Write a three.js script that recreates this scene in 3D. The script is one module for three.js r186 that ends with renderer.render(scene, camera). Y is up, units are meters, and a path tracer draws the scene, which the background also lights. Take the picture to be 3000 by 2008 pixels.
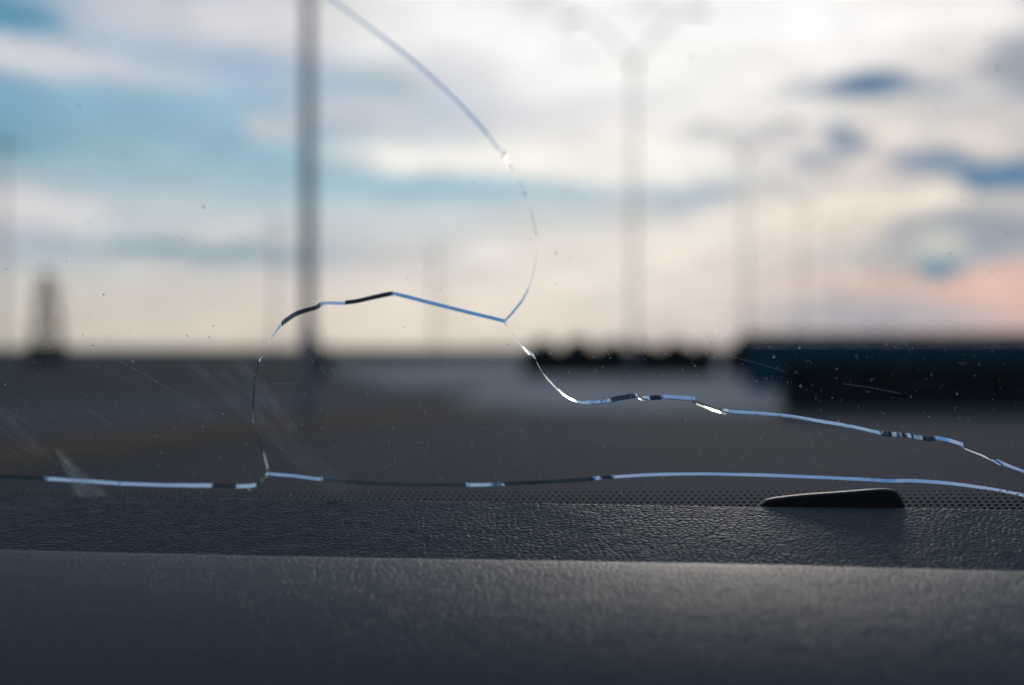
import * as THREE from 'three';
import { mergeGeometries } from 'three/addons/utils/BufferGeometryUtils.js';
import { RoundedBoxGeometry } from 'three/addons/geometries/RoundedBoxGeometry.js';

// ---------------------------------------------------------------- camera
const EYE = 1.15;                       // metres above the road, camera held just above the dashboard
const K = 0.00024;                      // tangent per photo pixel (36 mm wide frame, 50 mm lens)
const HORIZON = 1020;                   // photo row of the horizon
const scene = new THREE.Scene();
const camera = new THREE.PerspectiveCamera(2 * Math.atan(1004 * K) * 180 / Math.PI, 3000 / 2008, 0.02, 9000);
camera.filmGauge = 36;
camera.position.set(0, EYE, 0);
camera.lookAt(0, EYE + (HORIZON - 1004) * K * 10, -10);
camera.focus = 0.528;
camera.userData.fStop = 4.7;
scene.add(camera);

const renderer = new THREE.WebGLRenderer({ antialias: true });
renderer.toneMapping = THREE.LinearToneMapping;
renderer.toneMappingExposure = 1.0;
renderer.shadowMap.enabled = true;
renderer.setSize(1024, 685);

// ---------------------------------------------------------------- noise
function rng(seed) { let a = seed >>> 0; return () => { a = (a + 0x6D2B79F5) >>> 0; let t = Math.imul(a ^ (a >>> 15), 1 | a); t = (t + Math.imul(t ^ (t >>> 7), 61 | t)) ^ t; return ((t ^ (t >>> 14)) >>> 0) / 4294967296; }; }
function hash2(x, y, s = 0) { let h = Math.imul(x, 374761393) ^ Math.imul(y, 668265263) ^ Math.imul(s, 2246822519); h = Math.imul(h ^ (h >>> 13), 1274126177); return ((h ^ (h >>> 16)) >>> 0) / 4294967296; }
function vnoise(x, y, s = 0) {
  const i = Math.floor(x), j = Math.floor(y), f = x - i, g = y - j, u = f * f * (3 - 2 * f), v = g * g * (3 - 2 * g);
  const a = hash2(i, j, s), b = hash2(i + 1, j, s), c = hash2(i, j + 1, s), d = hash2(i + 1, j + 1, s);
  return a + (b - a) * u + (c - a) * v + (a - b - c + d) * u * v;
}
function fbm(x, y, s = 0, n = 4) { let t = 0, a = 0.5, q = 0; for (let k = 0; k < n; k++) { t += a * vnoise(x, y, s + k); q += a; a *= 0.5; x = x * 2.03 + 11.7; y = y * 2.03 + 5.3; } return t / q; }
const clamp = (x, a = 0, b = 1) => Math.min(b, Math.max(a, x));
const sstep = (a, b, x) => { const t = clamp((x - a) / (b - a)); return t * t * (3 - 2 * t); };
const lin = (c) => { c /= 255; return c <= 0.04045 ? c / 12.92 : ((c + 0.055) / 1.055) ** 2.4; };

// ---------------------------------------------------------------- sky: evening clouds, degrees right of the road axis and above the horizon
const DEG = Math.atan(K) * 180 / Math.PI;
const gridX = [-1600, 0, 400, 800, 1200, 1600, 2000, 2400, 2800, 3200, 4600];
const gridY = [-600, -150, 0, 110, 220, 330, 450, 550, 640, 750, 850, 950, 1010];
const base = [
  // -1600           0              400            800            1200           1600           2000           2400           2800           3200           4600
  [[120,158,190], [118,158,190], [140,172,200], [160,182,205], [190,200,212], [205,210,218], [210,212,218], [205,208,215], [180,190,202], [150,170,192], [120,158,190]],
  [[105,150,185], [112,156,186], [150,176,202], [190,198,212], [222,222,228], [234,234,238], [238,237,239], [240,238,240], [222,220,222], [170,180,192], [120,155,185]],
  [[104,150,182], [118,158,184], [160,182,206], [208,208,216], [233,232,235], [238,237,239], [242,240,241], [244,242,243], [232,228,228], [160,172,186], [120,152,180]],
  [[108,154,184], [110,158,184], [192,200,212], [222,220,222], [238,236,236], [242,240,240], [242,240,240], [244,242,242], [240,235,234], [205,205,208], [125,155,180]],
  [[118,160,186], [150,180,202], [172,192,212], [178,194,214], [214,216,222], [238,236,236], [240,238,236], [238,234,233], [226,220,218], [180,188,198], [130,158,182]],
  [[126,166,190], [126,170,196], [144,182,204], [160,188,210], [186,200,214], [226,224,226], [238,235,232], [232,228,225], [216,212,212], [195,196,202], [140,160,182]],
  [[136,172,192], [122,168,188], [150,184,200], [152,186,206], [208,214,218], [240,236,231], [240,236,230], [218,214,214], [212,205,202], [178,182,192], [145,162,182]],
  [[150,180,195], [168,186,196], [166,190,204], [166,192,205], [166,196,212], [180,202,214], [206,210,214], [222,214,208], [206,200,198], [172,178,190], [150,165,182]],
  [[172,190,200], [208,207,211], [196,206,212], [196,206,212], [205,212,216], [214,216,216], [228,221,213], [232,222,210], [208,200,196], [185,184,188], [160,168,182]],
  [[185,192,198], [182,190,200], [190,198,204], [188,196,204], [214,212,212], [230,222,214], [232,222,212], [224,212,203], [202,194,192], [190,182,184], [170,168,178]],
  [[202,202,198], [208,204,198], [214,208,201], [218,209,202], [228,218,209], [231,221,211], [228,218,209], [216,200,192], [220,188,176], [222,182,170], [190,170,172]],
  [[205,200,190], [210,203,192], [214,205,193], [220,210,197], [228,218,204], [224,215,202], [215,204,196], [194,184,184], [206,184,178], [216,182,172], [195,175,172]],
  [[200,196,186], [206,199,188], [210,202,190], [217,207,193], [223,213,199], [218,208,196], [208,196,190], [188,178,180], [196,178,176], [205,178,172], [190,172,170]],
].map((r) => r.map((c) => c.map(lin)));
// cloud and gap patches: x, y, half width, half height, tilt, colour, strength
const patches = [
  [90, 215, 330, 42, 0.10, [222,218,224], 0.85], [420, 240, 200, 30, 0.14, [208,212,220], 0.6], [560, 262, 130, 26, 0.2, [192,204,216], 0.5],
  [120, 118, 110, 32, 0.05, [104,156,184], 0.8], [600, 70, 330, 42, 0.12, [216,213,220], 0.75], [310, 60, 110, 40, 0, [196,198,212], 0.5],
  [540, 20, 70, 22, 0, [160,178,204], 0.55], [150, 60, 90, 34, 0, [160,180,204], 0.5],
  [720, 205, 140, 36, 0.1, [160,184,212], 0.6], [1010, 250, 190, 26, 0.02, [166,192,208], 0.7], [1150, 255, 90, 22, 0, [164,192,208], 0.5],
  [820, 385, 90, 38, 0.14, [206,209,212], 0.75], [1060, 345, 190, 48, 0.03, [206,207,215], 0.7], [1060, 372, 62, 16, 0, [176,184,200], 0.55],
  [1130, 424, 110, 16, -0.04, [172,194,208], 0.5],
  [1420, 478, 380, 42, 0.05, [243,238,231], 0.95], [1800, 505, 330, 44, 0.06, [243,238,230], 0.8], [1250, 545, 360, 24, 0.06, [160,195,211], 0.65],
  [1960, 577, 190, 17, -0.02, [168,190,206], 0.75], [2130, 574, 60, 20, -0.5, [176,188,204], 0.5], [1700, 578, 260, 15, 0.02, [164,194,211], 0.55],
  [1760, 636, 260, 34, 0.02, [202,208,212], 0.6],
  [150, 620, 190, 42, 0.06, [216,213,216], 0.85], [260, 690, 80, 32, 0, [214,213,214], 0.6], [40, 705, 120, 32, 0, [178,182,196], 0.5],
  [520, 742, 380, 18, 0.02, [138,164,178], 0.85], [900, 755, 190, 20, 0.02, [176,186,198], 0.7], [130, 740, 130, 16, 0.1, [150,174,188], 0.5],
  [700, 690, 200, 26, -0.02, [218,215,212], 0.55], [500, 600, 160, 24, 0, [198,208,212], 0.45],
  // the broken cloud on the right
  [2520, 275, 140, 32, -0.04, [106,134,160], 1.0], [2640, 292, 150, 24, 0.02, [150,162,178], 0.8], [2380, 288, 110, 22, 0, [182,188,198], 0.6],
  [2950, 260, 110, 90, 0, [158,168,180], 0.75], [2990, 300, 40, 40, 0, [120,144,172], 0.6], [2980, 10, 90, 60, 0.4, [140,155,172], 0.9],
  [2470, 420, 60, 40, 0.3, [148,162,178], 0.85], [2380, 492, 80, 20, 0, [148,160,174], 0.85], [2570, 430, 90, 44, 0, [226,214,206], 0.7], [2520, 520, 120, 26, -0.1, [232,218,206], 0.6],
  [2700, 498, 140, 34, 0, [134,152,172], 0.9], [2880, 540, 110, 38, 0.05, [104,136,166], 1.0], [2820, 420, 110, 50, -0.3, [220,212,206], 0.7], [2870, 480, 80, 30, 0, [226,215,205], 0.5],
  [2760, 360, 160, 34, 0, [196,196,200], 0.5], [2980, 520, 60, 30, 0, [116,142,168], 0.7], [2580, 330, 190, 18, 0, [216,210,206], 0.5],
  [2120, 398, 170, 18, 0, [208,208,212], 0.6], [2170, 440, 110, 26, 0.3, [212,206,204], 0.5], [1780, 292, 120, 20, 0, [216,217,224], 0.6],
  [2500, 560, 260, 22, -0.05, [186,188,194], 0.55], [2560, 610, 280, 26, -0.04, [236,224,208], 0.75],
  [2860, 690, 240, 52, 0, [164,170,180], 0.9], [2710, 770, 200, 30, 0, [160,170,182], 0.7], [2722, 720, 76, 40, 0, [216,212,200], 1.0], [2712, 800, 56, 34, 0, [104,142,166], 0.95],
  [2420, 760, 260, 20, 0, [196,192,190], 0.5], [2880, 870, 300, 70, -0.1, [226,188,176], 0.75], [2560, 925, 300, 36, 0.02, [178,176,186], 0.6], [2620, 840, 160, 30, 0, [220,196,186], 0.6],
  // faint shapes in the bright cloud
  [1910, 32, 60, 26, 0, [218,217,220], 0.7], [1570, 20, 80, 20, 0, [218,217,221], 0.6], [2180, 92, 80, 18, 0.3, [228,226,228], 0.5],
  [2630, 50, 110, 22, 0, [236,228,224], 0.5],
  // greys and creams between the gaps
  [2930, 245, 120, 62, 0, [162,168,180], 0.85], [2150, 410, 170, 22, 0.02, [204,204,208], 0.8], [2380, 566, 220, 16, 0, [190,194,201], 0.8], [2030, 592, 130, 28, -0.15, [172,186,200], 0.8], [2540, 600, 260, 34, -0.03, [243,231,217], 0.85],
  [2820, 705, 230, 52, 0, [160,168,180], 0.85], [2510, 760, 140, 16, 0, [190,195,194], 0.7], [2900, 838, 150, 60, 0, [226,190,178], 0.7], [2560, 925, 260, 40, 0, [180,180,188], 0.6], [2340, 284, 70, 20, 0, [188,192,198], 0.7], [2570, 395, 90, 40, 0.1, [228,218,211], 0.6], [2700, 360, 220, 18, 0.05, [198,198,200], 0.6], [2840, 415, 120, 40, -0.35, [222,213,207], 0.7],
  [1950, 300, 120, 16, 0, [222,222,225], 0.6], [1550, 335, 130, 26, 0, [214,216,224], 0.6], [1620, 390, 140, 20, 0, [220,220,222], 0.5], [2250, 400, 40, 30, 0, [206,206,208], 0.4], [1600, 18, 90, 22, 0, [220,218,222], 0.6],
  // deepest gaps of clear blue
  [70, 118, 150, 34, 0.05, [98,150,180], 0.95], [2890, 545, 110, 38, 0.05, [92,128,162], 1.0], [2520, 276, 120, 30, -0.04, [92,124,154], 1.0], [2700, 500, 120, 28, 0, [120,142,166], 0.9], [2470, 420, 50, 34, 0.3, [134,150,170], 0.9], [2380, 492, 66, 18, 0, [134,148,166], 0.9], [2712, 804, 50, 30, 0, [96,138,162], 0.75], [2985, 20, 80, 60, 0.4, [124,142,164], 0.9], [560, 742, 330, 16, 0.02, [126,156,172], 0.8], [2722, 722, 66, 34, 0, [220,216,204], 0.6],
].map((p) => { const q = p.slice(); q[5] = p[5].map(lin); q[7] = Math.cos(p[4]); q[8] = Math.sin(p[4]); return q; });
function bilin(px, py) {
  let i = 0, j = 0;
  while (i < gridX.length - 2 && px > gridX[i + 1]) i++;
  while (j < gridY.length - 2 && py > gridY[j + 1]) j++;
  const u = sstep(0, 1, (px - gridX[i]) / (gridX[i + 1] - gridX[i])), v = sstep(0, 1, (py - gridY[j]) / (gridY[j + 1] - gridY[j]));
  return [0, 1, 2].map((k) => (base[j][i][k] * (1 - u) + base[j][i + 1][k] * u) * (1 - v) + (base[j + 1][i][k] * (1 - u) + base[j + 1][i + 1][k] * u) * v);
}
const SUN = new THREE.Vector3(Math.sin(0.16) * Math.cos(0.26), Math.sin(0.26), -Math.cos(0.16) * Math.cos(0.26)).normalize();
{
  const W = 2048, H = 1024, d = new Float32Array(W * H * 4), v3 = new THREE.Vector3();
  for (let j = 0; j < H; j++) {
    const el = ((j + 0.5) / H - 0.5) * Math.PI, elD = el * 180 / Math.PI;
    for (let i = 0; i < W; i++) {
      const o = (j * W + i) * 4; d[o + 3] = 1;
      if (elD < -1) { d[o] = 0.10; d[o + 1] = 0.10; d[o + 2] = 0.10; continue; }
      const ang = ((i + 0.5) / W - 0.5) * 2 * Math.PI;                       // atan2(z, x)
      const x = Math.cos(el) * Math.cos(ang), y = Math.sin(el), z = Math.cos(el) * Math.sin(ang);
      let az = Math.atan2(x, -z) * 180 / Math.PI;
      // the sky all round: a blue dome, warm low down, streets of cloud seen on a flat ceiling
      const cx = x / (Math.max(y, 0) + 0.16), cz = z / (Math.max(y, 0) + 0.16);
      const warp = fbm(cx * 0.5 + 7, cz * 0.5, 3, 3);
      let cov = sstep(0.40, 0.68, fbm(cx * 0.75 + warp * 1.5, cz * 1.5 + warp, 11, 5));
      const t = clamp(elD / 90) ** 0.55, low = Math.exp(-Math.max(elD, 0) / 5);
      const blue = [0.20 * (1 - t) + 0.06 * t, 0.38 * (1 - t) + 0.19 * t, 0.55 * (1 - t) + 0.43 * t];
      const warm = [0.62, 0.55, 0.48], white = [0.60, 0.60, 0.64];
      v3.set(x, y, z); const glow = Math.exp(-((Math.acos(clamp(v3.dot(SUN), -1, 1)) / 0.42) ** 2));
      let c = [0, 1, 2].map((k) => { const b = blue[k] * (1 - low) + warm[k] * low; const m = cov * (0.75 - 0.45 * t); return b * (1 - m) + white[k] * m; });
      // the part of the sky over the road ahead
      const px = 1500 + az / DEG, py = HORIZON - elD / DEG;
      const w = sstep(44, 24, Math.abs(az)) * sstep(27, 15, elD);
      if (w > 0) {
        const wx = px + (fbm(px / 95, py / 38, 21, 5) - 0.5) * 125, wy = py + (fbm(px / 105, py / 42, 31, 5) - 0.5) * 46;
        let b = bilin(wx, wy);
        for (const [qx, qy, rx, ry, , col, s, co, si] of patches) {
          const ex = wx - qx, ey = wy - qy, u = (ex * co + ey * si) / rx, v = (-ex * si + ey * co) / ry, r2 = u * u + v * v;
          if (r2 > 5) continue;
          const a = s * sstep(1.5, 0.5, Math.sqrt(r2));
          b = b.map((q, k) => q * (1 - a) + col[k] * a);
        }
        const n = 1 + 0.26 * (fbm(px / 130, py / 40, 41, 5) - 0.5);
        c = c.map((q, k) => q * (1 - w) + b[k] * 1.06 * n * w);
      }
      // cloud round the hidden sun is brighter than the film can hold
      const lum = 0.3 * c[0] + 0.6 * c[1] + 0.1 * c[2], hot = sstep(0.70, 0.92, lum);
      for (let k = 0; k < 3; k++) d[o + k] = c[k] * (1 + 0.03 * hot + 0.08 * glow * sstep(0.55, 0.9, lum));
    }
  }
  const sky = new THREE.DataTexture(d, W, H, THREE.RGBAFormat, THREE.FloatType);
  sky.mapping = THREE.EquirectangularReflectionMapping;
  sky.magFilter = sky.minFilter = THREE.LinearFilter; sky.wrapS = THREE.RepeatWrapping; sky.needsUpdate = true;
  scene.background = sky; scene.environment = sky;
}
const sun = new THREE.DirectionalLight(0xfff2e6, 0.5);
sun.position.copy(SUN).multiplyScalar(60).add(new THREE.Vector3(0, 1, 0));
sun.target.position.set(0, 1, 0);
sun.castShadow = true; sun.shadow.radius = 26; sun.shadow.mapSize.set(2048, 2048);
Object.assign(sun.shadow.camera, { left: -60, right: 60, top: 60, bottom: -60, near: 0.5, far: 300 });
scene.add(sun, sun.target);

// ---------------------------------------------------------------- helpers
const mat = (r, g, b, rough = 0.8, extra = {}) => { const m = new THREE.MeshStandardMaterial({ roughness: rough, ...extra }); m.color.setRGB(r, g, b); return m; };
const phys = (r, g, b, rough, extra = {}) => { const m = new THREE.MeshPhysicalMaterial({ roughness: rough, ...extra }); m.color.setRGB(r, g, b); return m; };
const taken = {};
function numbered(n) { taken[n] = (taken[n] ?? -1) + 1; return taken[n] ? n + '_' + String(taken[n]).padStart(3, '0') : n; }
function mesh(name, geo, m, parent, label) {
  const o = new THREE.Mesh(geo, m); o.name = parent ? name : numbered(name); o.castShadow = o.receiveShadow = true;
  (parent ?? scene).add(o); if (label) o.userData.label = label; return o;
}
function thing(name, label, category, pos = [0, 0, 0], turn = 0, group) {
  const o = new THREE.Group(); o.name = numbered(name); o.position.set(...pos); o.rotation.y = turn; scene.add(o);
  o.userData = { label, category }; if (group) o.userData.group = group; return o;
}
const place = (geo, x, y, z, rx = 0, ry = 0, rz = 0) => geo.applyMatrix4(new THREE.Matrix4().compose(new THREE.Vector3(x, y, z), new THREE.Quaternion().setFromEuler(new THREE.Euler(rx, ry, rz)), new THREE.Vector3(1, 1, 1)));
const tube = (pts, r, seg = 24, rs = 8) => new THREE.TubeGeometry(new THREE.CatmullRomCurve3(pts.map((p) => new THREE.Vector3(...p))), seg, r, rs);
// a spot on the flat ground, from its bearing and dip as measured on the photograph
function onGround(px, py) { const d = EYE / ((py - HORIZON) * K); return [(px - 1500) * K * d, -d]; }
function mottled(size, seed, tones, scale, streak = 1) {      // soil and asphalt colour: coarse and fine mottling
  const N = 512, a = new Uint8Array(N * N * 4), r = rng(seed);
  for (let j = 0; j < N; j++) for (let i = 0; i < N; i++) {
    const n = clamp(0.75 * fbm(i / N * scale, j / N * scale * streak, seed, 5) + 0.25 * r()), o = (j * N + i) * 4;
    for (let k = 0; k < 3; k++) a[o + k] = 255 * (tones[0][k] + (tones[1][k] - tones[0][k]) * n);
    a[o + 3] = 255;
  }
  const t = new THREE.DataTexture(a, N, N); t.wrapS = t.wrapT = THREE.MirroredRepeatWrapping; t.magFilter = THREE.LinearFilter;
  t.colorSpace = THREE.NoColorSpace; t.repeat.set(1 / size, 1 / size); t.needsUpdate = true; return t;
}
const gmat = (seed, lo, hi, size, scale, rough = 0.92) => new THREE.MeshPhysicalMaterial({ map: mottled(size, seed, [lo, hi], scale), roughness: rough, specularIntensity: 0.12 });
const setting = (o, label) => { o.userData.kind = 'structure'; o.userData.label = label; o.castShadow = false; return o; };
function flat(name, ring, y, m, label) {                        // a sheet on the ground bounded by a ring of points, uv in metres
  const s = new THREE.Shape(ring.map(([x, z]) => new THREE.Vector2(x, -z))), g = new THREE.ShapeGeometry(s);
  g.rotateX(-Math.PI / 2); g.translate(0, y, 0);
  return setting(mesh(name, g, m), label);
}
function smooth(pts, n = 40) { return new THREE.CatmullRomCurve3(pts.map(([x, z]) => new THREE.Vector3(x, 0, z))).getPoints(n).map((p) => [p.x, p.z]); }

// ---------------------------------------------------------------- ground and roads
{
  const g = new THREE.PlaneGeometry(7000, 7000); g.rotateX(-Math.PI / 2);
  const uv = g.attributes.uv; for (let i = 0; i < uv.count; i++) uv.setXY(i, uv.getX(i) * 7000, uv.getY(i) * 7000);
  setting(mesh('ground', g, gmat(5, [0.022, 0.027, 0.028], [0.050, 0.056, 0.054], 30, 9)), 'dark flat ground reaching to the horizon');
  // the yard of paler asphalt beyond the verge
  const yard = [[900, 1078], [1300, 1062], [1700, 1052], [2200, 1046], [2900, 1044], [4200, 1044], [4600, 1150], [3600, 1215], [2600, 1212], [2000, 1205], [1700, 1206], [1400, 1196], [1200, 1140]].map(([x, y]) => onGround(x, y));
  flat('asphalt_yard', yard, 0.004, gmat(8, [0.18, 0.182, 0.182], [0.31, 0.31, 0.308], 14, 12), 'pale grey asphalt beyond the bend');
  // road bending past the verge
  const far = smooth([[-2600, 1270], [-900, 1215], [-300, 1193], [0, 1180], [500, 1160], [1000, 1140], [1400, 1132]].map(([x, y]) => onGround(x, y)));
  const near = smooth([[-2600, 1420], [-900, 1345], [-300, 1305], [0, 1285], [500, 1243], [1000, 1196], [1400, 1160]].map(([x, y]) => onGround(x, y)));
  flat('road', [...far, ...near.reverse()], 0.008, gmat(9, [0.048, 0.048, 0.060], [0.082, 0.084, 0.100], 8, 12), 'grey road bending away to the left');
  const a = smooth([[-2600, 1440], [-900, 1360], [-300, 1312], [0, 1292], [500, 1250], [1000, 1206], [1500, 1188]].map(([x, y]) => onGround(x, y)));
  const b = smooth([[-2600, 1640], [-900, 1480], [-300, 1412], [0, 1382], [500, 1318], [1000, 1256], [1500, 1204]].map(([x, y]) => onGround(x, y)));
  flat('earth_verge', [...a, ...b.reverse()], 0.012, gmat(10, [0.070, 0.046, 0.030], [0.125, 0.082, 0.052], 4, 12), 'strip of brown earth along the road');
  const park = [[-3000, 1700], [-900, 1500], [0, 1392], [500, 1330], [1000, 1268], [1500, 1222], [2200, 1220], [3200, 1222], [5000, 1260], [9000, 3000], [9000, 9000], [-9000, 9000]].map(([x, y]) => onGround(x, y));
  flat('parking_surface', park, 0.004, gmat(12, [0.034, 0.036, 0.040], [0.068, 0.070, 0.074], 5, 14), 'dark asphalt round the car');
}

// ---------------------------------------------------------------- the row of lamp posts
const steel = mat(0.16, 0.165, 0.17, 0.7), lampGrey = mat(0.09, 0.095, 0.1, 0.5, { metalness: 0.4 });
function lampPost(label, group) {
  const t = thing('lamp_post', label, 'lamp post', [0, 0, 0], 0, group);
  mesh('base_sleeve', new THREE.LatheGeometry([[0, 0], [0.2, 0], [0.2, 0.06], [0.155, 0.1], [0.155, 1.32], [0.12, 1.42], [0.1, 1.5], [0, 1.5]].map((p) => new THREE.Vector2(...p)), 20), steel, t);
  mesh('pole', place(new THREE.CylinderGeometry(0.072, 0.105, 8.6, 18), 0, 1.45 + 4.3, 0), steel, t);
  for (const s of [-1, 1]) {
    mesh('arm', tube([[0, 9.6, 0], [s * 0.1, 9.95, 0], [s * 0.7, 10.75, 0], [s * 1.35, 11.35, 0], [s * 1.7, 11.45, 0]], 0.026), steel, t);
    const h = mesh('lamp_head', place(new RoundedBoxGeometry(0.7, 0.09, 0.24, 3, 0.04), s * 1.98, 11.4, 0, 0, 0, -s * 0.16), lampGrey, t);
    mesh('lens', place(new RoundedBoxGeometry(0.5, 0.04, 0.18, 2, 0.015), s * 1.99, 11.345, 0, 0, 0, -s * 0.16), mat(0.5, 0.5, 0.48, 0.3), h);
  }
  mesh('collar', new THREE.LatheGeometry([[0.0, 9.9], [0.09, 9.9], [0.1, 9.98], [0.1, 10.12], [0.06, 10.2], [0, 10.2]].map((p) => new THREE.Vector2(...p)), 16), steel, t);
  return t;
}
{
  const first = lampPost('tall dark lamp post on the brown earth verge, its arms out of view');
  const rowAt = (k) => { const d = 22.4 * (1 + 0.955 * k); const h = 8.85 / d / K; return [(2855 - 1.186 * h - 1500) * K * d, d]; };
  for (let k = 0; k < 9; k++) {
    const [x, d] = rowAt(k);
    const o = k ? first.clone() : first;
    if (k) for (const c of o.children) if (/pole|sleeve|collar/.test(c.name)) c.scale.set(0.5, 1, 0.5);
    if (k) { o.name = numbered('lamp_post'); scene.add(o); o.userData = { label: 'slender lamp post with two raised arms in the row beyond the road', category: 'lamp post', group: 'lamp posts receding along the road' }; }
    o.position.set(x, 0, -d); o.rotation.y = -0.25;
  }
  // three thin posts standing far off on the plain
  for (const [px, top, d] of [[8, 380, 62], [805, 640, 120], [1275, 720, 140]]) {
    const h = (HORIZON - top) * K * d + EYE, t = thing('utility_pole', px < 100 ? 'thin tall utility pole beside the lattice mast' : 'thin distant utility pole with crossarm on the plain', 'pole', [(px - 1500) * K * d, 0, -d], 0, px < 100 ? undefined : 'distant utility poles');
    mesh('pole', place(new THREE.CylinderGeometry(px < 100 ? 0.05 : 0.08, px < 100 ? 0.09 : 0.14, h, 12), 0, h / 2, 0), steel, t);
    mesh('crossarm', place(new RoundedBoxGeometry(1.8, 0.12, 0.12, 2, 0.02), 0, h - 0.7, 0.14), steel, t);
  }
}
// ---------------------------------------------------------------- lattice mast on the left
{
  const d = 95, H = 6.2, t = thing('lattice_mast', 'brown lattice mast with two crossarms on the horizon', 'mast', [(136 - 1500) * K * d, 0, -d], 0.5);
  const rust = mat(0.055, 0.04, 0.034, 0.8), w = (y) => 1.0 - 0.75 * y / H;
  const strut = (a, b, r) => { const A = new THREE.Vector3(...a), B = new THREE.Vector3(...b), g = new THREE.CylinderGeometry(r, r, A.distanceTo(B), 6); g.applyQuaternion(new THREE.Quaternion().setFromUnitVectors(new THREE.Vector3(0, 1, 0), B.clone().sub(A).normalize())); const m = A.add(B).multiplyScalar(0.5); g.translate(m.x, m.y, m.z); return g; };
  const cs = [[1, 1], [-1, 1], [-1, -1], [1, -1]];
  for (const [a, b] of cs) mesh('leg', strut([a * w(0), 0, b * w(0)], [a * w(H), H, b * w(H)], 0.09), rust, t);
  for (let k = 0; k < 7; k++) for (let q = 0; q < 4; q++) {
    const y0 = k * H / 7, y1 = (k + 1) * H / 7, [a, b] = cs[q], [c, e] = cs[(q + 1) % 4];
    mesh('brace', strut([a * w(y0), y0, b * w(y0)], [c * w(y1), y1, e * w(y1)], 0.05), rust, t);
    mesh('ring_bar', strut([a * w(y1), y1, b * w(y1)], [c * w(y1), y1, e * w(y1)], 0.05), rust, t);
  }
  for (const y of [2.9, 4.6]) mesh('crossarm', place(new RoundedBoxGeometry(2.6, 0.24, 0.24, 2, 0.05), 0, y, 0, 0, -0.5, 0), rust, t);
  mesh('footing', place(new THREE.CylinderGeometry(1.3, 1.5, 1.5, 12), 0, 0.75, 0), mat(0.05, 0.05, 0.048, 0.9), t);
}
// ---------------------------------------------------------------- bushes on the skyline
{
  const leafMat = phys(0.020, 0.026, 0.020, 0.9, { side: THREE.DoubleSide }), stemMat = mat(0.03, 0.022, 0.016, 0.9);
  function bush(px, top, wpx, d, seed) {
    const r = rng(seed), H = (HORIZON - top) * K * d + EYE, R = wpx * K * d / 2, pos = [], idx = [];
    for (let k = 0; k < 1300; k++) {
      const u = r() * 2 - 1, a = r() * 6.283, rr = Math.sqrt(r()) * (0.75 + 0.25 * vnoise(a * 2 + seed, u * 3, seed));
      const y = H * (0.08 + 0.92 * r() * (1 - 0.55 * rr * rr) * (0.82 + 0.25 * vnoise(a * 1.5, rr * 4, seed + 1)));
      const c = new THREE.Vector3(Math.cos(a) * rr * R, y, Math.sin(a) * rr * Math.min(R, 1.6));
      const n = new THREE.Vector3(r() - 0.5, r() - 0.3, r() - 0.5).normalize(), e = new THREE.Vector3(r() - 0.5, r() - 0.5, r() - 0.5).cross(n).normalize(), f = n.clone().cross(e), s = 0.10 + 0.12 * r();
      const b = pos.length / 3;
      for (const [p, q] of [[-1, 0], [0, -0.5], [1, 0], [0, 0.5]]) pos.push(c.x + s * (e.x * p + f.x * q), c.y + s * (e.y * p + f.y * q), c.z + s * (e.z * p + f.z * q));
      idx.push(b, b + 1, b + 2, b, b + 2, b + 3);
    }
    const g = new THREE.BufferGeometry(); g.setAttribute('position', new THREE.Float32BufferAttribute(pos, 3)); g.setIndex(idx); g.computeVertexNormals();
    const t = thing('bush', px < 1000 ? 'small dark bush on the plain behind the tall lamp post' : 'dark low bush on the skyline at the yard edge', 'bush', [(px - 1500) * K * d, 0, -d], 0, px < 1000 ? undefined : 'bushes along the skyline');
    const cr = mesh('foliage', g, leafMat, t); cr.userData.kind = 'stuff';
    for (let k = 0; k < 4; k++) mesh('stem', tube([[0.05 * k, 0, 0], [(k - 1.5) * R * 0.2, H * 0.35, 0.1], [(k - 1.5) * R * 0.4, H * 0.75, 0]], 0.03, 6, 5), stemMat, t);
  }
  let s = 70;
  for (const [px, top, w] of [[1590, 992, 130], [1690, 984, 120], [1790, 996, 130], [1890, 998, 130], [1985, 992, 130], [2065, 996, 70], [2175, 986, 110], [2260, 996, 130], [935, 1010, 60]]) bush(px, top, w, 58, s++);
}
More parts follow.
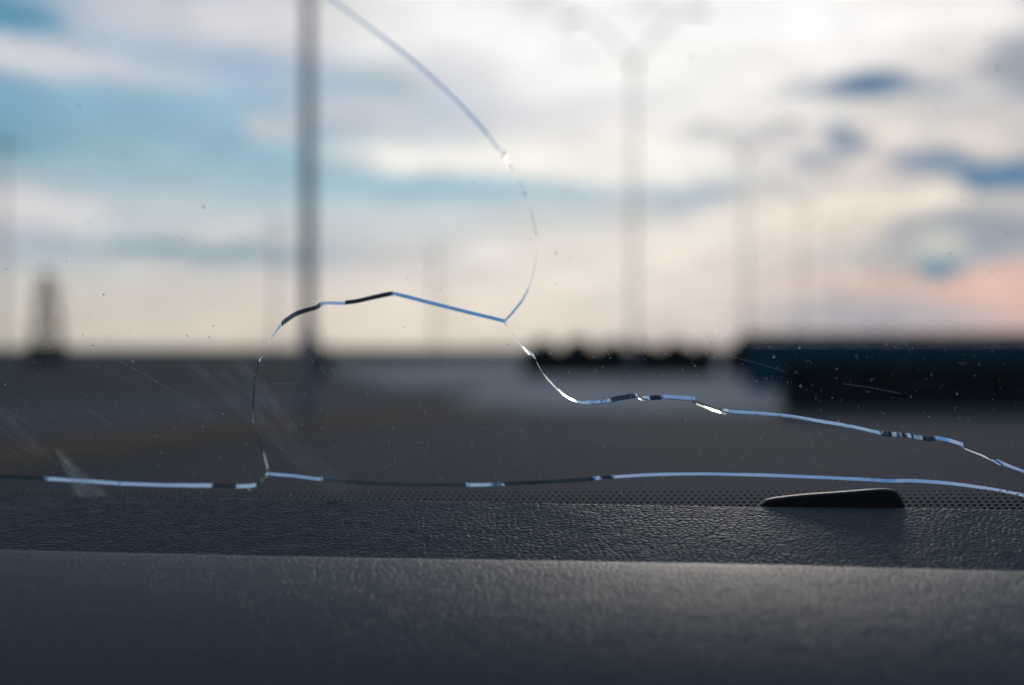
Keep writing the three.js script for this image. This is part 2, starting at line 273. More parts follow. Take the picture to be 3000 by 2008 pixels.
// ---------------------------------------------------------------- low teal wall and dark barriers on the right
{
  const d = 40, x0 = (2190 - 1500) * K * d, H = EYE + 46 * K * d, teal = [phys(0.010, 0.050, 0.072, 0.8, { specularIntensity: 0.15 }), phys(0.012, 0.056, 0.076, 0.8, { specularIntensity: 0.15 })], dark = mat(0.010, 0.03, 0.04, 0.7);
  const t = thing('teal_wall', 'long low teal panel wall beyond the dark barriers', 'wall', [x0, 0, -d], -0.08);
  for (let k = 0; k < 12; k++) mesh('panel', place(new RoundedBoxGeometry(1.18, H - 0.12, 0.06, 2, 0.012), 0.6 + k * 1.2, (H - 0.12) / 2, 0), teal[k % 2], t);
  for (let k = 0; k <= 12; k++) mesh('post', place(new RoundedBoxGeometry(0.1, H - 0.08, 0.12, 2, 0.015), k * 1.2, (H - 0.08) / 2, 0.0), dark, t);
  mesh('cap_rail', place(new RoundedBoxGeometry(14.6, 0.1, 0.18, 2, 0.02), 7.2, H - 0.03, 0), dark, t);
  const prof = new THREE.Shape([[-0.3, 0], [0.3, 0], [0.3, 0.12], [0.2, 0.3], [0.13, 0.92], [-0.13, 0.92], [-0.2, 0.3], [-0.3, 0.12]].map((p) => new THREE.Vector2(...p)));
  const bg = new THREE.ExtrudeGeometry(prof, { depth: 1.86, bevelEnabled: true, bevelSize: 0.02, bevelThickness: 0.02, bevelSegments: 2 }); bg.rotateY(Math.PI / 2);
  const black = phys(0.010, 0.013, 0.014, 0.8, { specularIntensity: 0.15 });
  for (let k = 0; k < 5; k++) {
    const dd = 26, o = thing('road_barrier', 'black tapered road barrier in front of the teal wall', 'barrier', [(2295 - 1500) * K * dd + k * 1.93, 0, -dd + k * 0.12], -0.06, 'black road barriers in a line');
    mesh('block', bg, black, o);
    mesh('coupling', place(new THREE.CylinderGeometry(0.05, 0.05, 0.7, 10), 1.91, 0.35, 0), black, o);
  }
}

// ================================================================ the car: windscreen, dashboard, shell
const YAW = -7.5 * Math.PI / 180, RAKE = 40 * Math.PI / 180, SC = Math.sin(RAKE), CC = Math.cos(RAKE);
const car = thing('car', 'car with a cracked windscreen above its dark grained dashboard', 'car', [0, 0, 0], YAW);
const G0 = new THREE.Vector3(0, EYE, -0.5);                              // a point of the inner glass face, car axes
const UP = new THREE.Vector3(0, SC, CC), OUT = new THREE.Vector3(0, CC, -SC); // along the slope, outwards
const glassPoint = (u, v, out = 0) => new THREE.Vector3(G0.x + u + OUT.x * out, G0.y + UP.y * v + OUT.y * out, G0.z + UP.z * v + OUT.z * out);
function onGlass(px, py) {                                              // where a measured bearing meets the glass: (u, v) in metres on the pane
  const r = new THREE.Vector3((px - 1500) * K, (HORIZON - py) * K, -1).applyAxisAngle(new THREE.Vector3(0, 1, 0), -YAW);
  const e = new THREE.Vector3(0, EYE, 0), s = G0.clone().sub(e).dot(OUT) / r.dot(OUT), p = e.addScaledVector(r, s).sub(G0);
  return [p.x, p.dot(UP)];
}
const EDGE = 0.72, TOP = 0.735, FOOT = -0.2;

// ---- cracks: [x, y, tilt of the fracture face in degrees, depth factor], in photo pixels, laid onto the glass
const B_ = 52, S_ = 4;                                                   // faces that mirror the cabin, faces that mirror the sky overhead
const arc = [[1477, 946, S_], [1503, 918, S_], [1530, 883, S_], [1553, 835, 4], [1566, 786, 6], [1572, 732, 6], [1569, 690, 4], [1560, 644, 0], [1549, 606, -4], [1538, 573, -6], [1518, 533, -10], [1502, 502, -12], [1494, 487, -25, 2.6], [1486, 473, -25, 2.8], [1484, 470, -12, 1.4], [1481, 465, -12, 1.4], [1479, 461, -26, 2.6], [1472, 451, -26, 2.6], [1466, 445, -10, 1.2], [1453, 430, -6], [1421, 389, -4], [1338, 300, -4], [1242, 210, -6], [1146, 131, -8], [1057, 64, -8], [968, 0, -8], [840, -80, -8], [620, -190, -6], [300, -300, -5]];
const loop = [[1477, 946, S_], [1459, 941, S_], [1392, 925, S_], [1280, 897, S_], [1182, 872, S_], [1152, 865, S_], [1140, 867, 52], [1088, 878, B_], [1044, 888, B_], [1012, 892, 52], [1004, 893, S_], [946, 893, S_], [940, 897, 52], [928, 905, B_], [896, 915, B_], [865, 927, B_], [838, 945, 52], [814, 965, 8], [796, 988, 0], [780, 1013, -6], [765, 1046, -10], [754, 1077, 56, 0.5], [748, 1108, 62, 0.4], [745, 1153, 64, 0.4], [742, 1193, 64, 0.4], [742, 1229, 58, 0.4], [747, 1264, 0], [758, 1304, -10], [769, 1336, -12], [780, 1376, -12], [783, 1392, -6]];
const left = [[783, 1392, 10], [776, 1404, B_], [766, 1416, B_], [753, 1425, 52], [748, 1426, S_], [727, 1429, S_], [694, 1430, S_], [690, 1430, B_], [622, 1428, B_], [617, 1428, S_], [478, 1426, -2], [354, 1422, 2], [345, 1422, 14], [338, 1421, -2], [239, 1414, -3], [139, 1408, S_], [120, 1407, B_], [48, 1404, B_], [0, 1403, B_], [-200, 1398, 10], [-600, 1392, S_]];
const bottom = [[783, 1392, S_], [800, 1394, -2], [861, 1399, -3], [930, 1408, -1], [950, 1410, B_], [1012, 1416, B_], [1102, 1422, B_], [1191, 1425, B_], [1280, 1426, B_], [1362, 1426, B_], [1372, 1426, 4], [1420, 1425, 2], [1450, 1424, 18], [1503, 1422, B_], [1600, 1417, B_], [1700, 1412, B_], [1735, 1408, B_], [1745, 1407, 8], [1752, 1406, 4], [1762, 1405, 52], [1788, 1403, 52], [1800, 1402, 4], [1899, 1396, 0], [2053, 1393, -1], [2168, 1395, -3], [2300, 1399, -2], [2508, 1408, -1], [2620, 1414, 2], [2661, 1413, -2], [2763, 1419, -4], [2865, 1431, -6], [2942, 1443, -3], [3000, 1456, 3], [3200, 1500, 3]];
const right = [[1477, 947, -8, 2], [1494, 965, -30, 2.6], [1515, 996, -30, 2.6], [1544, 1029, -30, 2.6], [1568, 1048, -24, 2.4], [1575, 1065, -21, 2.4], [1600, 1104, -28, 2.8], [1623, 1129, -29, 2.8], [1650, 1154, -32, 2.6], [1677, 1171, -37, 2.4], [1707, 1180, -36, 2.2], [1738, 1183, -2], [1756, 1182, 0], [1759, 1182, 52], [1762, 1181, 0], [1770, 1180, 52], [1774, 1180, 0], [1784, 1178, 4], [1792, 1176, B_], [1822, 1170, B_], [1855, 1165, B_], [1866, 1163, 4], [1870, 1164, -40, 3], [1884, 1169, -40, 3], [1896, 1171, -2], [1906, 1171, B_], [1934, 1170, B_], [1942, 1167, 4], [1999, 1170, 0], [2036, 1174, 2], [2040, 1176, -42, 4], [2084, 1194, -42, 4.4], [2124, 1207, -41, 4], [2134, 1209, 0], [2207, 1215, -2], [2300, 1222, -2], [2406, 1239, -3], [2508, 1257, -2], [2578, 1273, 0], [2588, 1276, 52], [2661, 1282, 16], [2728, 1292, B_], [2748, 1289, 10], [2824, 1308, 2], [2830, 1311, -40, 3], [2896, 1337, -36, 3.4], [2930, 1357, -36, 3], [2940, 1363, 6], [3000, 1386, 2], [3200, 1450, 0]];
const lay = (c) => c.map(([x, y, f, q]) => [...onGlass(x, y), f, q ?? 1]);
const cracks = { arc: lay(arc), loop: lay(loop), left: lay(left), bottom: lay(bottom), right: lay(right) };
{ // carry each crack on to the edge of the pane
  const a = cracks.arc.at(-1); cracks.arc.push([a[0] - 0.12, (a[1] + TOP) / 2, -4], [a[0] - 0.16, TOP, -4]);
  const l = cracks.left.at(-1); cracks.left.push([-0.5, l[1] - 0.012, 0], [-EDGE, l[1] - 0.02, 0]);
  const b = cracks.bottom.at(-1); cracks.bottom.push([0.45, b[1] - 0.03, 0], [EDGE, b[1] - 0.055, 0]);
  const r = cracks.right.at(-1); cracks.right.push([0.45, r[1] - 0.02, 0], [EDGE, r[1] - 0.03, 0]);
}
function denseCrack(pts, step = 0.0008, wobble = 0.00012, seed = 1) {
  const curve = new THREE.CatmullRomCurve3(pts.map(([u, v]) => new THREE.Vector3(u, v, 0)), false, 'centripetal');
  const out = [];
  for (let k = 0; k < pts.length - 1; k++) {
    const n = Math.max(1, Math.min(60, Math.round(Math.hypot(pts[k + 1][0] - pts[k][0], pts[k + 1][1] - pts[k][1]) / step)));
    for (let q = 0; q < n; q++) {
      const p = curve.getPoint((k + q / n) / (pts.length - 1)), t = q / n, s = p.x * 900 + p.y * 700;
      out.push([p.x, p.y + (vnoise(s, seed * 7.3, seed) - 0.5) * wobble, pts[k][2] + (pts[k + 1][2] - pts[k][2]) * sstep(0, 1, t), (pts[k][3] ?? 1) + ((pts[k + 1][3] ?? 1) - (pts[k][3] ?? 1)) * t]);
    }
  }
  out.push(pts.at(-1)); return out;
}
const dense = Object.fromEntries(Object.entries(cracks).map(([n, c], i) => [n, denseCrack(c, 0.0008, n === 'right' ? 0.0003 : 0.0001, i + 1)]));
for (const c of Object.values(dense)) for (const e of [c[0]]) { const j = c === dense.left || c === dense.bottom ? dense.loop.at(-1) : dense.loop[0]; e[0] = j[0]; e[1] = j[1]; }

// ---- windscreen: surround, four pieces of glass, fracture faces, ceramic dots, dust
const rubber = mat(0.012, 0.012, 0.013, 0.6);
function bar(a, b, w, h) { // a bar on the pane from (u,v) to (u,v)
  const L = Math.hypot(b[0] - a[0], b[1] - a[1]), g = new RoundedBoxGeometry(L, w, h, 2, Math.min(w, h) * 0.3);
  g.rotateZ(Math.atan2(b[1] - a[1], b[0] - a[0])); g.translate((a[0] + b[0]) / 2, (a[1] + b[1]) / 2, 0);
  const m = new THREE.Matrix4().makeBasis(new THREE.Vector3(1, 0, 0), UP, OUT.clone().negate()).setPosition(G0); return g.applyMatrix4(m);
}
const surround = mergeGeometries([bar([-EDGE, FOOT - 0.012], [EDGE, FOOT - 0.012], 0.02, 0.016), bar([-EDGE, TOP + 0.012], [EDGE, TOP + 0.012], 0.02, 0.016), bar([-EDGE - 0.012, FOOT], [-EDGE - 0.012, TOP], 0.02, 0.016), bar([EDGE + 0.012, FOOT], [EDGE + 0.012, TOP], 0.02, 0.016)]);
const windscreen = mesh('windscreen', surround, rubber, car, 'raked windscreen broken by long curving cracks');
const glass = phys(0.965, 0.968, 0.955, 0.0, { transmission: 1, thickness: 0, ior: 1.5, side: THREE.DoubleSide });
function shard(ring) {
  const g = new THREE.ShapeGeometry(new THREE.Shape(ring.map(([u, v]) => new THREE.Vector2(u, v))));
  g.applyMatrix4(new THREE.Matrix4().makeBasis(new THREE.Vector3(1, 0, 0), UP, OUT.clone().negate()).setPosition(G0));
  const o = mesh('glass_piece', g, glass, windscreen); return o;
}
const rev = (a) => a.slice().reverse();
const thin = (a) => a.filter((p, i) => i % 4 === 0 || i === a.length - 1);
const D = Object.fromEntries(Object.entries(dense).map(([n, c]) => [n, thin(c)]));
shard([...rev(D.left), ...rev(D.loop).slice(1), ...D.arc.slice(1), [-EDGE, TOP]]);
shard([...rev(D.arc), ...D.right.slice(1), [EDGE, TOP]]);
shard([...D.loop, ...D.bottom.slice(1), ...rev(D.right).slice(0, -1)]);
shard([...rev(D.left), ...D.bottom.slice(1), [EDGE, FOOT], [-EDGE, FOOT]]);

// fracture faces: smooth broken glass, which mirrors; hackled lips, which scatter
const fracture = mat(0.86, 0.92, 0.97, 0.06, { metalness: 1, side: THREE.DoubleSide });
const hackle = phys(0.82, 0.84, 0.86, 0.9, { transmission: 0.35, thickness: 0, side: THREE.DoubleSide });
function ribbon(pts, depth, from = 0, extraTilt = 0, seed = 1) {
  const pos = [], idx = [], n = pts.length;
  for (let i = 0; i < n; i++) {
    const p = pts[i], a = pts[Math.max(0, i - 1)], b = pts[Math.min(n - 1, i + 1)];
    let tu = b[0] - a[0], tv = b[1] - a[1]; const L = Math.hypot(tu, tv) || 1; tu /= L; tv /= L;
    if (tu < 0 || (Math.abs(tu) < 0.05 && tv < 0)) { tu = -tu; tv = -tv; }
    const side = new THREE.Vector3(-tv, 0, 0).addScaledVector(UP, tu);    // across the crack, up the pane
    const f = (p[2] + extraTilt) * Math.PI / 180, dir = OUT.clone().multiplyScalar(Math.cos(f)).addScaledVector(side, Math.sin(f));
    const dd = depth * (0.9 + 0.2 * vnoise(i * 0.06, seed, 5)) * (p[3] ?? 1), s0 = glassPoint(p[0], p[1], 0.0003).addScaledVector(dir, from), s1 = s0.clone().addScaledVector(dir, dd);
    s0.addScaledVector(UP, -dd * 0.35); s1.addScaledVector(UP, -dd * 0.35);
    pos.push(s0.x, s0.y, s0.z, s1.x, s1.y, s1.z);
    if (i) idx.push(2 * i - 2, 2 * i, 2 * i - 1, 2 * i - 1, 2 * i, 2 * i + 1);
  }
  const g = new THREE.BufferGeometry(); g.setAttribute('position', new THREE.Float32BufferAttribute(pos, 3)); g.setIndex(idx); g.computeVertexNormals(); return g;
}
const crackLabels = { arc: 'crack curving up and over towards the top of the glass', loop: 'crack looping round the loose middle piece of glass', left: 'crack running off to the left along the foot of the glass', bottom: 'long low crack along the foot of the glass', right: 'jagged pale crack stepping down to the right' };
for (const [n, c] of Object.entries(dense)) mesh('crack', ribbon(c, { arc: 0.0017, loop: 0.0016, left: 0.0018, bottom: 0.0015, right: 0.0016 }[n], 0, 0, n.length), fracture, windscreen, crackLabels[n]);

// the dark lip below the stepping crack
{
  mesh('crack_lip', ribbon(dense.right.slice(Math.round(dense.right.length * 0.16)).map(([u, v], i) => [u, v - 0.0006 - 0.0003 * vnoise(i * 0.15, 3, 8), 52]), 0.0005, 0, 0, 4), fracture, windscreen);
}
// ---- black ceramic dots and band at the foot of the glass
{
  const ink = mat(0.006, 0.006, 0.007, 0.5), parts = [], pitch = 0.00272, m = new THREE.Matrix4().makeBasis(new THREE.Vector3(1, 0, 0), UP, OUT.clone().negate()).setPosition(G0);
  const top = (u) => -0.0905 + 0.0115 * (u + 0.2) / 0.4 - 0.003 * (1 - u * u);
  for (let q = 0; q < 12; q++) for (let k = -264; k <= 264; k++) {
    const u = k * pitch + (q % 2) * pitch / 2, v = top(u) - q * pitch * 0.9, r = 0.00042 + 0.0006 * Math.min(1, q / 6);
    const g = new THREE.CircleGeometry(r, 7); g.translate(u, v, 0.0006); parts.push(g);
  }
  const o = mesh('ceramic_dots', mergeGeometries(parts).applyMatrix4(m), ink, windscreen, 'rows of small black dots along the foot of the glass'); o.userData.kind = 'stuff';
  const band = new THREE.PlaneGeometry(2 * EDGE, 0.07); band.translate(0, -0.1655, 0.0008);
  mesh('ceramic_band', band.applyMatrix4(m), ink, windscreen);
}
// ---- dust, fibres and wiped smears on the glass
{
  const r = rng(404), dustMat = phys(0.92, 0.91, 0.88, 1, { transmission: 0.6, thickness: 0, side: THREE.DoubleSide }), specks = [];
  const m = new THREE.Matrix4().makeBasis(new THREE.Vector3(1, 0, 0), UP, OUT.clone().negate()).setPosition(G0);
  const put = (u, v, s) => { const g = new THREE.IcosahedronGeometry(s, 0); g.scale(0.7 + 0.8 * r(), 0.7 + 0.8 * r(), 0.35); g.rotateZ(r() * 6); g.translate(u, v, 0.0005); specks.push(g); };
  for (let k = 0; k < 9000; k++) {
    const u = (r() - 0.5) * 0.9, v = -0.13 + r() * 0.42;
    if (r() > (0.35 + 0.9 * fbm(u * 22, v * 22, 77, 3)) * (v > 0.012 ? 0.4 : 1)) continue;
    const t = r(); put(u, v, t < 0.78 ? 0.00008 + 0.00009 * r() : t < 0.97 ? 0.00017 + 0.00012 * r() : 0.0003 + 0.00014 * r());
  }
  const o = mesh('dust', mergeGeometries(specks).applyMatrix4(m), dustMat, windscreen, 'pale dust specks scattered over the glass'); o.userData.kind = 'stuff';
  const fib = [];
  const line = (pts, w) => { const c = pts.map(([x, y]) => { const [u, v] = onGlass(x, y); return [u, v, 0.0005]; }); fib.push(tube(c, w, 20, 4)); };
  line([[1452, 1110], [1530, 1111], [1618, 1113]], 0.00004); line([[2135, 1040], [2220, 1062], [2300, 1086]], 0.00004); line([[2470, 1121], [2560, 1135], [2640, 1151]], 0.00004);
  line([[1888, 1198], [1940, 1207], [1985, 1217]], 0.00004); line([[805, 1121], [880, 1122]], 0.00003); line([[260, 1195], [300, 1222], [330, 1245]], 0.00004);
  line([[1407, 1063], [1420, 1052], [1445, 1056]], 0.00006); line([[905, 1043], [915, 1057], [921, 1060], [910, 1048]], 0.00005); line([[940, 1072], [946, 1085], [953, 1090]], 0.00005);
  line([[2345, 1122], [2350, 1134]], 0.00005); line([[0, 1250], [50, 1292], [100, 1330]], 0.00004); line([[340, 1050], [420, 1092], [500, 1138], [600, 1195]], 0.00003); line([[0, 1190], [60, 1225], [90, 1245]], 0.00004);
  for (let k = 0; k < 60; k++) { const x = r() * 3000, y = 1030 + r() * 330, a = r() * 6.28, L = 4 + 10 * r(); line([[x, y], [x + Math.cos(a) * L, y + Math.sin(a) * L * 0.6], [x + Math.cos(a + 0.8) * L * 1.6, y + Math.sin(a + 0.8) * L]], 0.00004); }
  mesh('fibres', mergeGeometries(fib).applyMatrix4(m), dustMat, windscreen, 'fine fibres and hair scratches on the glass').userData.kind = 'stuff';
  // smears: streaks left by wiping, a thin chalky film on the inner face
  const W = 2048, H = 1024, U0 = -0.32, U1 = 0.32, V0 = -0.13, V1 = 0.06, a = new Uint8Array(W * H * 4);
  const sm = [ // axis from, to, half width at either end, strength
    [[165, 1310], [275, 1455], 5, 62, 0.44], [[175, 1320], [240, 1420], 3, 12, 0.24], [[560, 1060], [1010, 1440], 16, 70, 0.12], [[700, 1060], [860, 1260], 30, 24, 0.17], [[330, 1035], [640, 1235], 6, 30, 0.05], [[-20, 1180], [130, 1330], 12, 28, 0.15],
    [[640, 1080], [770, 1180], 22, 14, 0.14], [[-20, 1270], [90, 1360], 6, 14, 0.07], [[1380, 1100], [1560, 1330], 30, 60, 0.05], [[1860, 1330], [1960, 1400], 40, 40, 0.03], [[560, 1080], [640, 1110], 40, 40, 0.05], [[1600, 1090], [1740, 1190], 14, 10, 0.05], [[300, 1090], [430, 1130], 40, 30, 0.05],
  ].map(([p, q, w0, w1, s]) => { const A = onGlass(...p), B = onGlass(...q), k = K * 0.55; return [A, B, w0 * k, w1 * k, s]; });
  for (let j = 0; j < H; j++) for (let i = 0; i < W; i++) {
    const u = U0 + (U1 - U0) * (i + 0.5) / W, v = V0 + (V1 - V0) * (j + 0.5) / H; let al = 0;
    for (const [A, B, w0, w1, s] of sm) {
      const dx = B[0] - A[0], dy = B[1] - A[1], L2 = dx * dx + dy * dy, t = ((u - A[0]) * dx + (v - A[1]) * dy) / L2;
      if (t < -0.1 || t > 1.1) continue;
      const L = Math.sqrt(L2), side = ((u - A[0]) * dy - (v - A[1]) * dx) / L, w = w0 + (w1 - w0) * clamp(t), q = Math.abs(side) / w;
      if (q > 1.3) continue;
      const grain = fbm(side * 5200, t * L * 180, 91, 4), blot = fbm(u * 420, v * 420, 92, 3);
      al += s * sstep(1.25, 0.5, q) * sstep(-0.1, 0.06, t) * sstep(1.1, 0.92, t) * sstep(0.22, 0.72, grain) * (0.45 + 1.1 * blot);
    }
    al += 0.010 * sstep(0.45, 0.8, fbm(u * 150 + v * 90, v * 420 - u * 230, 93, 4)) + 0.006 * sstep(0.5, 0.8, fbm(u * 60, v * 60, 94, 4));
    const o = (j * W + i) * 4, b = 255 * clamp(al); a[o] = a[o + 1] = a[o + 2] = b; a[o + 3] = 255;
  }
  const tx = new THREE.DataTexture(a, W, H); tx.magFilter = THREE.LinearFilter; tx.needsUpdate = true;
  const film = new THREE.PlaneGeometry(U1 - U0, V1 - V0); film.translate((U0 + U1) / 2, (V0 + V1) / 2, 0.0009);
  const fm = phys(0.72, 0.74, 0.76, 1, { transmission: 0.4, thickness: 0, transparent: true, alphaMap: tx, side: THREE.DoubleSide });
  mesh('smears', film.applyMatrix4(m), fm, windscreen, 'chalky wiping smears on the glass').userData.kind = 'stuff';
}
// ---- a chip in the arc crack and one in the left crack
function chip(px, py, s, seed, m = hackle) {
  const r = rng(seed), g = new THREE.IcosahedronGeometry(s, 0), p = g.attributes.position, [u, v] = onGlass(px, py), map = {};
  for (let i = 0; i < p.count; i++) { const k = [p.getX(i), p.getY(i), p.getZ(i)].map((q) => q.toFixed(6)).join(); map[k] ??= 0.65 + 0.7 * r(); p.setXYZ(i, p.getX(i) * map[k] * 0.9, p.getY(i) * map[k] * 1.5, p.getZ(i) * 0.5); }
  g.computeVertexNormals(); g.translate(u, v, -0.0004);
  mesh('chip', g.applyMatrix4(new THREE.Matrix4().makeBasis(new THREE.Vector3(1, 0, 0), UP, OUT.clone().negate()).setPosition(G0)), m, windscreen, 'glinting chip of glass on a crack');
}
chip(1476, 447, 0.0005, 1, fracture); chip(1489, 470, 0.0004, 3, fracture); chip(1536, 568, 0.0004, 4, fracture); chip(727, 1436, 0.0007, 5, fracture); chip(749, 1256, 0.0003, 6);

// ---- dashboard
const COL = [0.020, 0.026, 0.032];
function cell(x, y, s) { // distance between the two nearest seeds: leather grain
  const i = Math.floor(x), j = Math.floor(y); let a = 9, b = 9, id = 0;
  for (let q = -1; q <= 1; q++) for (let p = -1; p <= 1; p++) {
    const X = i + p + 0.1 + 0.8 * hash2(i + p, j + q, s), Y = j + q + 0.1 + 0.8 * hash2(i + p, j + q, s + 1), d = (X - x) ** 2 + (Y - y) ** 2;
    if (d < a) { b = a; a = d; id = hash2(i + p, j + q, s + 2); } else if (d < b) b = d;
  }
  return [Math.sqrt(b) - Math.sqrt(a), id, Math.sqrt(a)];
}
function grain(x, y) { // x, y in metres on the skin; height in 0..1
  const S = 1 / 0.0026, wx = x * S + 1.3 * (vnoise(x * 180, y * 180, 61) - 0.5), wy = y * S * 1.08 + 1.3 * (vnoise(x * 180 + 9, y * 180, 62) - 0.5);
  const [e, id, c] = cell(wx, wy, 300), crease = sstep(0.0, 0.11, Math.abs(fbm(x * 95 + y * 60, y * 120 - x * 40, 66, 2) - 0.5));
  return (1 - Math.exp(-e / 0.15)) * (0.72 + 0.28 * id) * (0.8 + 0.2 * crease) - 0.12 * c * c;
}
const skin = phys(0.017, 0.027, 0.035, 0.44, { specularIntensity: 0.40 }), skinRough = skin;
{
  // profile of the raised rear panel, from the valley behind the front roll up to its rounded rear rim (z, y)
  const zE = -0.548, yE = 1.0895, prof = [];
  const A = 12.5 * Math.PI / 180;
  for (let z = -0.470; z > zE; z -= 0.00022) { const t = (z - zE); prof.push([z, yE - Math.tan(A) * t - 0.25 * t * t + 0.0]); }
  const R = 0.0022, z1 = prof.at(-1)[0], y1 = prof.at(-1)[1];
  for (let k = 1; k <= 14; k++) { const a = A + (Math.PI / 2 + 0.5 - A * 0) * k / 14; prof.push([z1 - R * (Math.sin(a) - Math.sin(A)), y1 + R * (Math.cos(a) - Math.cos(A)) + 0.0]); }
  prof.push([z1 - 0.0042, y1 - 0.012], [z1 - 0.006, y1 - 0.03]);
  const xs = []; for (let x = -0.72; x < -0.255; x += 0.0015) xs.push(x); for (let x = -0.255; x < 0.21; x += 0.00026) xs.push(x); for (let x = 0.21; x <= 0.7201; x += 0.0015) xs.push(x);
  const arcs = [0]; for (let i = 1; i < prof.length; i++) arcs.push(arcs[i - 1] + Math.hypot(prof[i][0] - prof[i - 1][0], prof[i][1] - prof[i - 1][1]));
  const n = xs.length, m = prof.length, pos = new Float32Array(n * m * 3), idx = new Uint32Array((n - 1) * (m - 1) * 6);
  const AMP = 0.00032; let q = 0;
  for (let j = 0; j < m; j++) {
    const a = prof[Math.max(0, j - 1)], b = prof[Math.min(m - 1, j + 1)], dz = b[0] - a[0], dy = b[1] - a[1], L = Math.hypot(dz, dy), ny = -dz / L, nz = dy / L;
    for (let i = 0; i < n; i++) {
      const h = AMP * grain(xs[i], arcs[j]) + 0.0012 * (fbm(xs[i] * 9, arcs[j] * 9, 68, 2) - 0.5), o = (j * n + i) * 3;
      pos[o] = xs[i]; pos[o + 1] = prof[j][1] + ny * h; pos[o + 2] = prof[j][0] + nz * h;
      if (i && j) { const A0 = (j - 1) * n + i - 1, B0 = A0 + 1, C0 = A0 + n, D0 = C0 + 1; idx[q++] = A0; idx[q++] = B0; idx[q++] = D0; idx[q++] = A0; idx[q++] = D0; idx[q++] = C0; }
    }
  }
  const g = new THREE.BufferGeometry(); g.setAttribute('position', new THREE.BufferAttribute(pos, 3)); g.setIndex(new THREE.BufferAttribute(idx, 1)); g.computeVertexNormals();
  // front roll of the dashboard, nearer and out of focus
  const N = 1024, tile = 0.12, px = new Uint8Array(N * N * 4);
  for (let j = 0; j < N; j++) for (let i = 0; i < N; i++) { const h = 255 * clamp(grain(i / N * tile, j / N * tile) * 0.9 + 0.08), o = (j * N + i) * 4; px[o] = px[o + 1] = px[o + 2] = h; px[o + 3] = 255; }
  const bump = new THREE.DataTexture(px, N, N); bump.wrapS = bump.wrapT = THREE.MirroredRepeatWrapping; bump.magFilter = THREE.LinearFilter; bump.repeat.set(1 / tile, 1 / tile); bump.needsUpdate = true;
  const rollMat = phys(...COL, 0.5, { specularIntensity: 0.75, bumpMap: bump, bumpScale: 0.0003 });
  const yC = 1.0785, zC = -0.474, rp = [[-0.484, 1.02], [-0.4815, 1.06], [-0.4812, 1.072], [-0.4802, 1.0757], [-0.478, 1.0777], [zC, yC], [-0.465, 1.0779], [-0.45, 1.0756], [-0.43, 1.0716], [-0.41, 1.0664], [-0.39, 1.0600], [-0.37, 1.0522], [-0.34, 1.0375], [-0.31, 1.0185], [-0.28, 0.994], [-0.25, 0.962], [-0.22, 0.92], [-0.2, 0.86], [-0.19, 0.78]];
  const rc = new THREE.CatmullRomCurve3(rp.map(([z, y]) => new THREE.Vector3(0, y, z)), false, 'centripetal').getPoints(150);
  const rx = 120, P = [], U = [], I = []; let al = 0;
  for (let j = 0; j < rc.length; j++) {
    if (j) al += rc[j].distanceTo(rc[j - 1]);
    for (let i = 0; i <= rx; i++) { const x = -0.72 + 1.44 * i / rx; P.push(x, rc[j].y + 0.0012 * (fbm(x * 7, al * 7, 69, 2) - 0.5), rc[j].z); U.push(x, al); }
    if (j) for (let i = 0; i < rx; i++) { const A0 = (j - 1) * (rx + 1) + i, C0 = A0 + rx + 1; I.push(A0, C0 + 1, A0 + 1, A0, C0, C0 + 1); }
  }
  const rg = new THREE.BufferGeometry(); rg.setAttribute('position', new THREE.Float32BufferAttribute(P, 3)); rg.setAttribute('uv', new THREE.Float32BufferAttribute(U, 2)); rg.setIndex(I); rg.computeVertexNormals();
  const dash = mesh('dashboard', rg, rollMat, car, 'grey grained front roll of the dashboard');
  mesh('rear_panel', g, skinRough, dash, 'dark raised leather-grained panel below the windscreen');
  mesh('dashboard_core', place(new RoundedBoxGeometry(1.44, 0.3, 0.2, 2, 0.02), 0, 0.85, -0.35), rubber, dash);
}
// ---- black wedge at the foot of the glass
{
  const zW = -0.5515, at = (px, py) => { const r = new THREE.Vector3((px - 1500) * K, (HORIZON - py) * K, -1).applyAxisAngle(new THREE.Vector3(0, 1, 0), -YAW), s = zW / r.z; return new THREE.Vector2(r.x * s, EYE + r.y * s); };
  const pts = [[2222, 1486], [2236, 1475], [2260, 1464], [2349, 1453], [2456, 1445], [2560, 1437], [2600, 1436], [2622, 1440], [2636, 1451], [2648, 1472], [2656, 1494]].map((p) => at(...p));
  const s = new THREE.Shape(); s.moveTo(pts[0].x, pts[0].y - 0.012); s.lineTo(pts[0].x, pts[0].y); s.splineThru(pts.slice(1)); s.lineTo(pts.at(-1).x, pts.at(-1).y - 0.012); s.closePath();
  const g = new THREE.ExtrudeGeometry(s, { depth: 0.003, curveSegments: 60, bevelEnabled: true, bevelThickness: 0.0011, bevelSize: 0.0011, bevelOffset: -0.0009, bevelSegments: 5 });
  g.translate(0, 0, zW - 0.0045);
  mesh('trim_wedge', g, mat(0.012, 0.012, 0.013, 0.52), car, 'small black plastic wedge with a rounded edge at the foot of the glass');
}
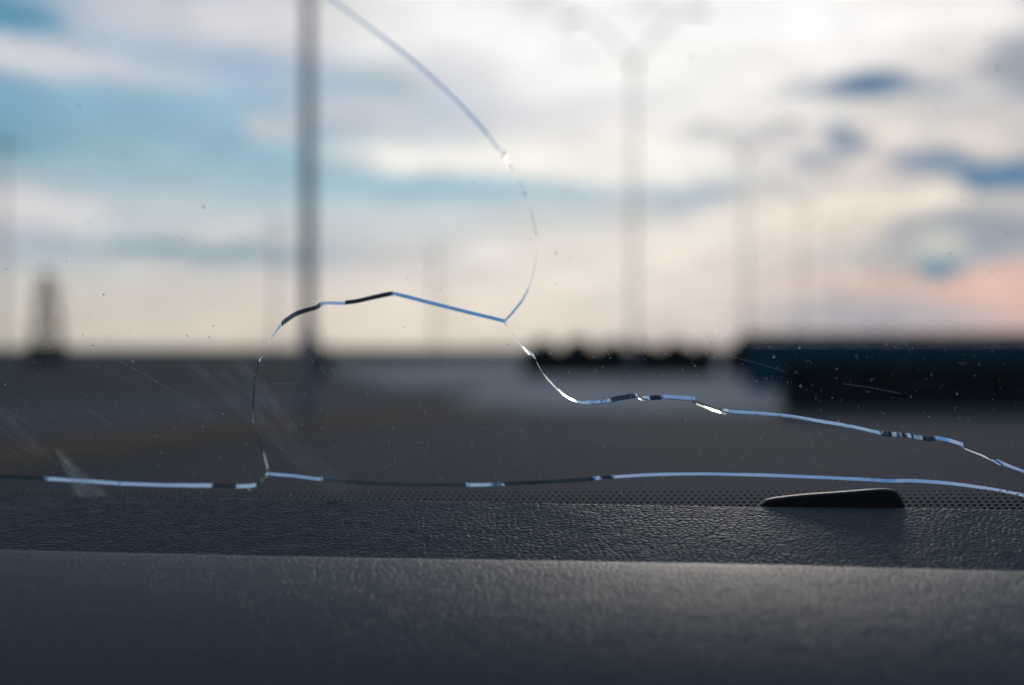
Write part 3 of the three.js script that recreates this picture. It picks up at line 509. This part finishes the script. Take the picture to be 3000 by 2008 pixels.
// ---- car shell round the camera
{
  const lining = mat(0.012, 0.012, 0.013, 0.95), paint = phys(0.02, 0.022, 0.025, 0.35, { clearcoat: 1, clearcoatRoughness: 0.05 }), trim = mat(0.008, 0.008, 0.009, 0.9);
  const tp = glassPoint(0, TOP + 0.02);
  const roofShape = new THREE.Shape(); const N = 24, Wd = 0.76;
  for (let k = 0; k <= N; k++) { const x = -Wd + 2 * Wd * k / N, y = 0.05 * (1 - (x / Wd) ** 2); k ? roofShape.lineTo(x, y) : roofShape.moveTo(x, y); }
  for (let k = N; k >= 0; k--) { const x = -Wd + 2 * Wd * k / N; roofShape.lineTo(x, 0.05 * (1 - (x / Wd) ** 2) - 0.05); }
  const rg = new THREE.ExtrudeGeometry(roofShape, { depth: 2.1, bevelEnabled: false }); rg.translate(0, tp.y + 0.05, tp.z);
  mesh('roof', rg, lining, car);
  for (const s of [-1, 1]) {
    const a = glassPoint(s * (EDGE + 0.045), FOOT - 0.05), b = glassPoint(s * (EDGE + 0.045), TOP + 0.05);
    const g = new RoundedBoxGeometry(0.07, a.distanceTo(b), 0.08, 3, 0.02); g.applyQuaternion(new THREE.Quaternion().setFromUnitVectors(new THREE.Vector3(0, 1, 0), UP)); const c = a.add(b).multiplyScalar(0.5); g.translate(c.x, c.y, c.z);
    mesh('windscreen_pillar', g, trim, car);
    mesh('door', place(new RoundedBoxGeometry(0.08, 0.75, 2.6, 3, 0.03), s * 0.79, 0.68, 0.85), trim, car);
    mesh('centre_pillar', place(new RoundedBoxGeometry(0.06, 0.72, 0.12, 3, 0.02), s * 0.78, 1.36, 0.75), trim, car);
    mesh('side_window', place(new THREE.BoxGeometry(0.004, 0.58, 1.9), s * 0.775, 1.345, 1.0), glass, car);
  }
  mesh('rear_body', place(new RoundedBoxGeometry(1.56, 1.4, 0.08, 3, 0.03), 0, 1.0, 2.15), trim, car);
  mesh('floor', place(new RoundedBoxGeometry(1.56, 0.06, 3.2, 3, 0.02), 0, 0.3, 0.6), trim, car);
  mesh('bulkhead', place(new RoundedBoxGeometry(1.5, 0.66, 0.05, 3, 0.02), 0, 0.66, -0.6), trim, car);
  const pos = [], idx = [], nx = 30, nz = 24;
  for (let j = 0; j <= nz; j++) for (let i = 0; i <= nx; i++) { const u = i / nx * 2 - 1, t = j / nz; pos.push(u * (0.78 - 0.1 * t * t), 0.985 - 0.03 * u * u - 0.10 * t - 0.12 * t ** 6, -0.67 - 1.15 * t); }
  for (let j = 0; j < nz; j++) for (let i = 0; i < nx; i++) { const a = j * (nx + 1) + i; idx.push(a, a + 1, a + nx + 2, a, a + nx + 2, a + nx + 1); }
  const bg = new THREE.BufferGeometry(); bg.setAttribute('position', new THREE.Float32BufferAttribute(pos, 3)); bg.setIndex(idx); bg.computeVertexNormals();
  mesh('bonnet', bg, paint, car);
  mesh('nose', place(new RoundedBoxGeometry(1.36, 0.5, 0.12, 4, 0.05), 0, 0.5, -1.78), paint, car);
}
scene.updateMatrixWorld(true);
renderer.render(scene, camera);
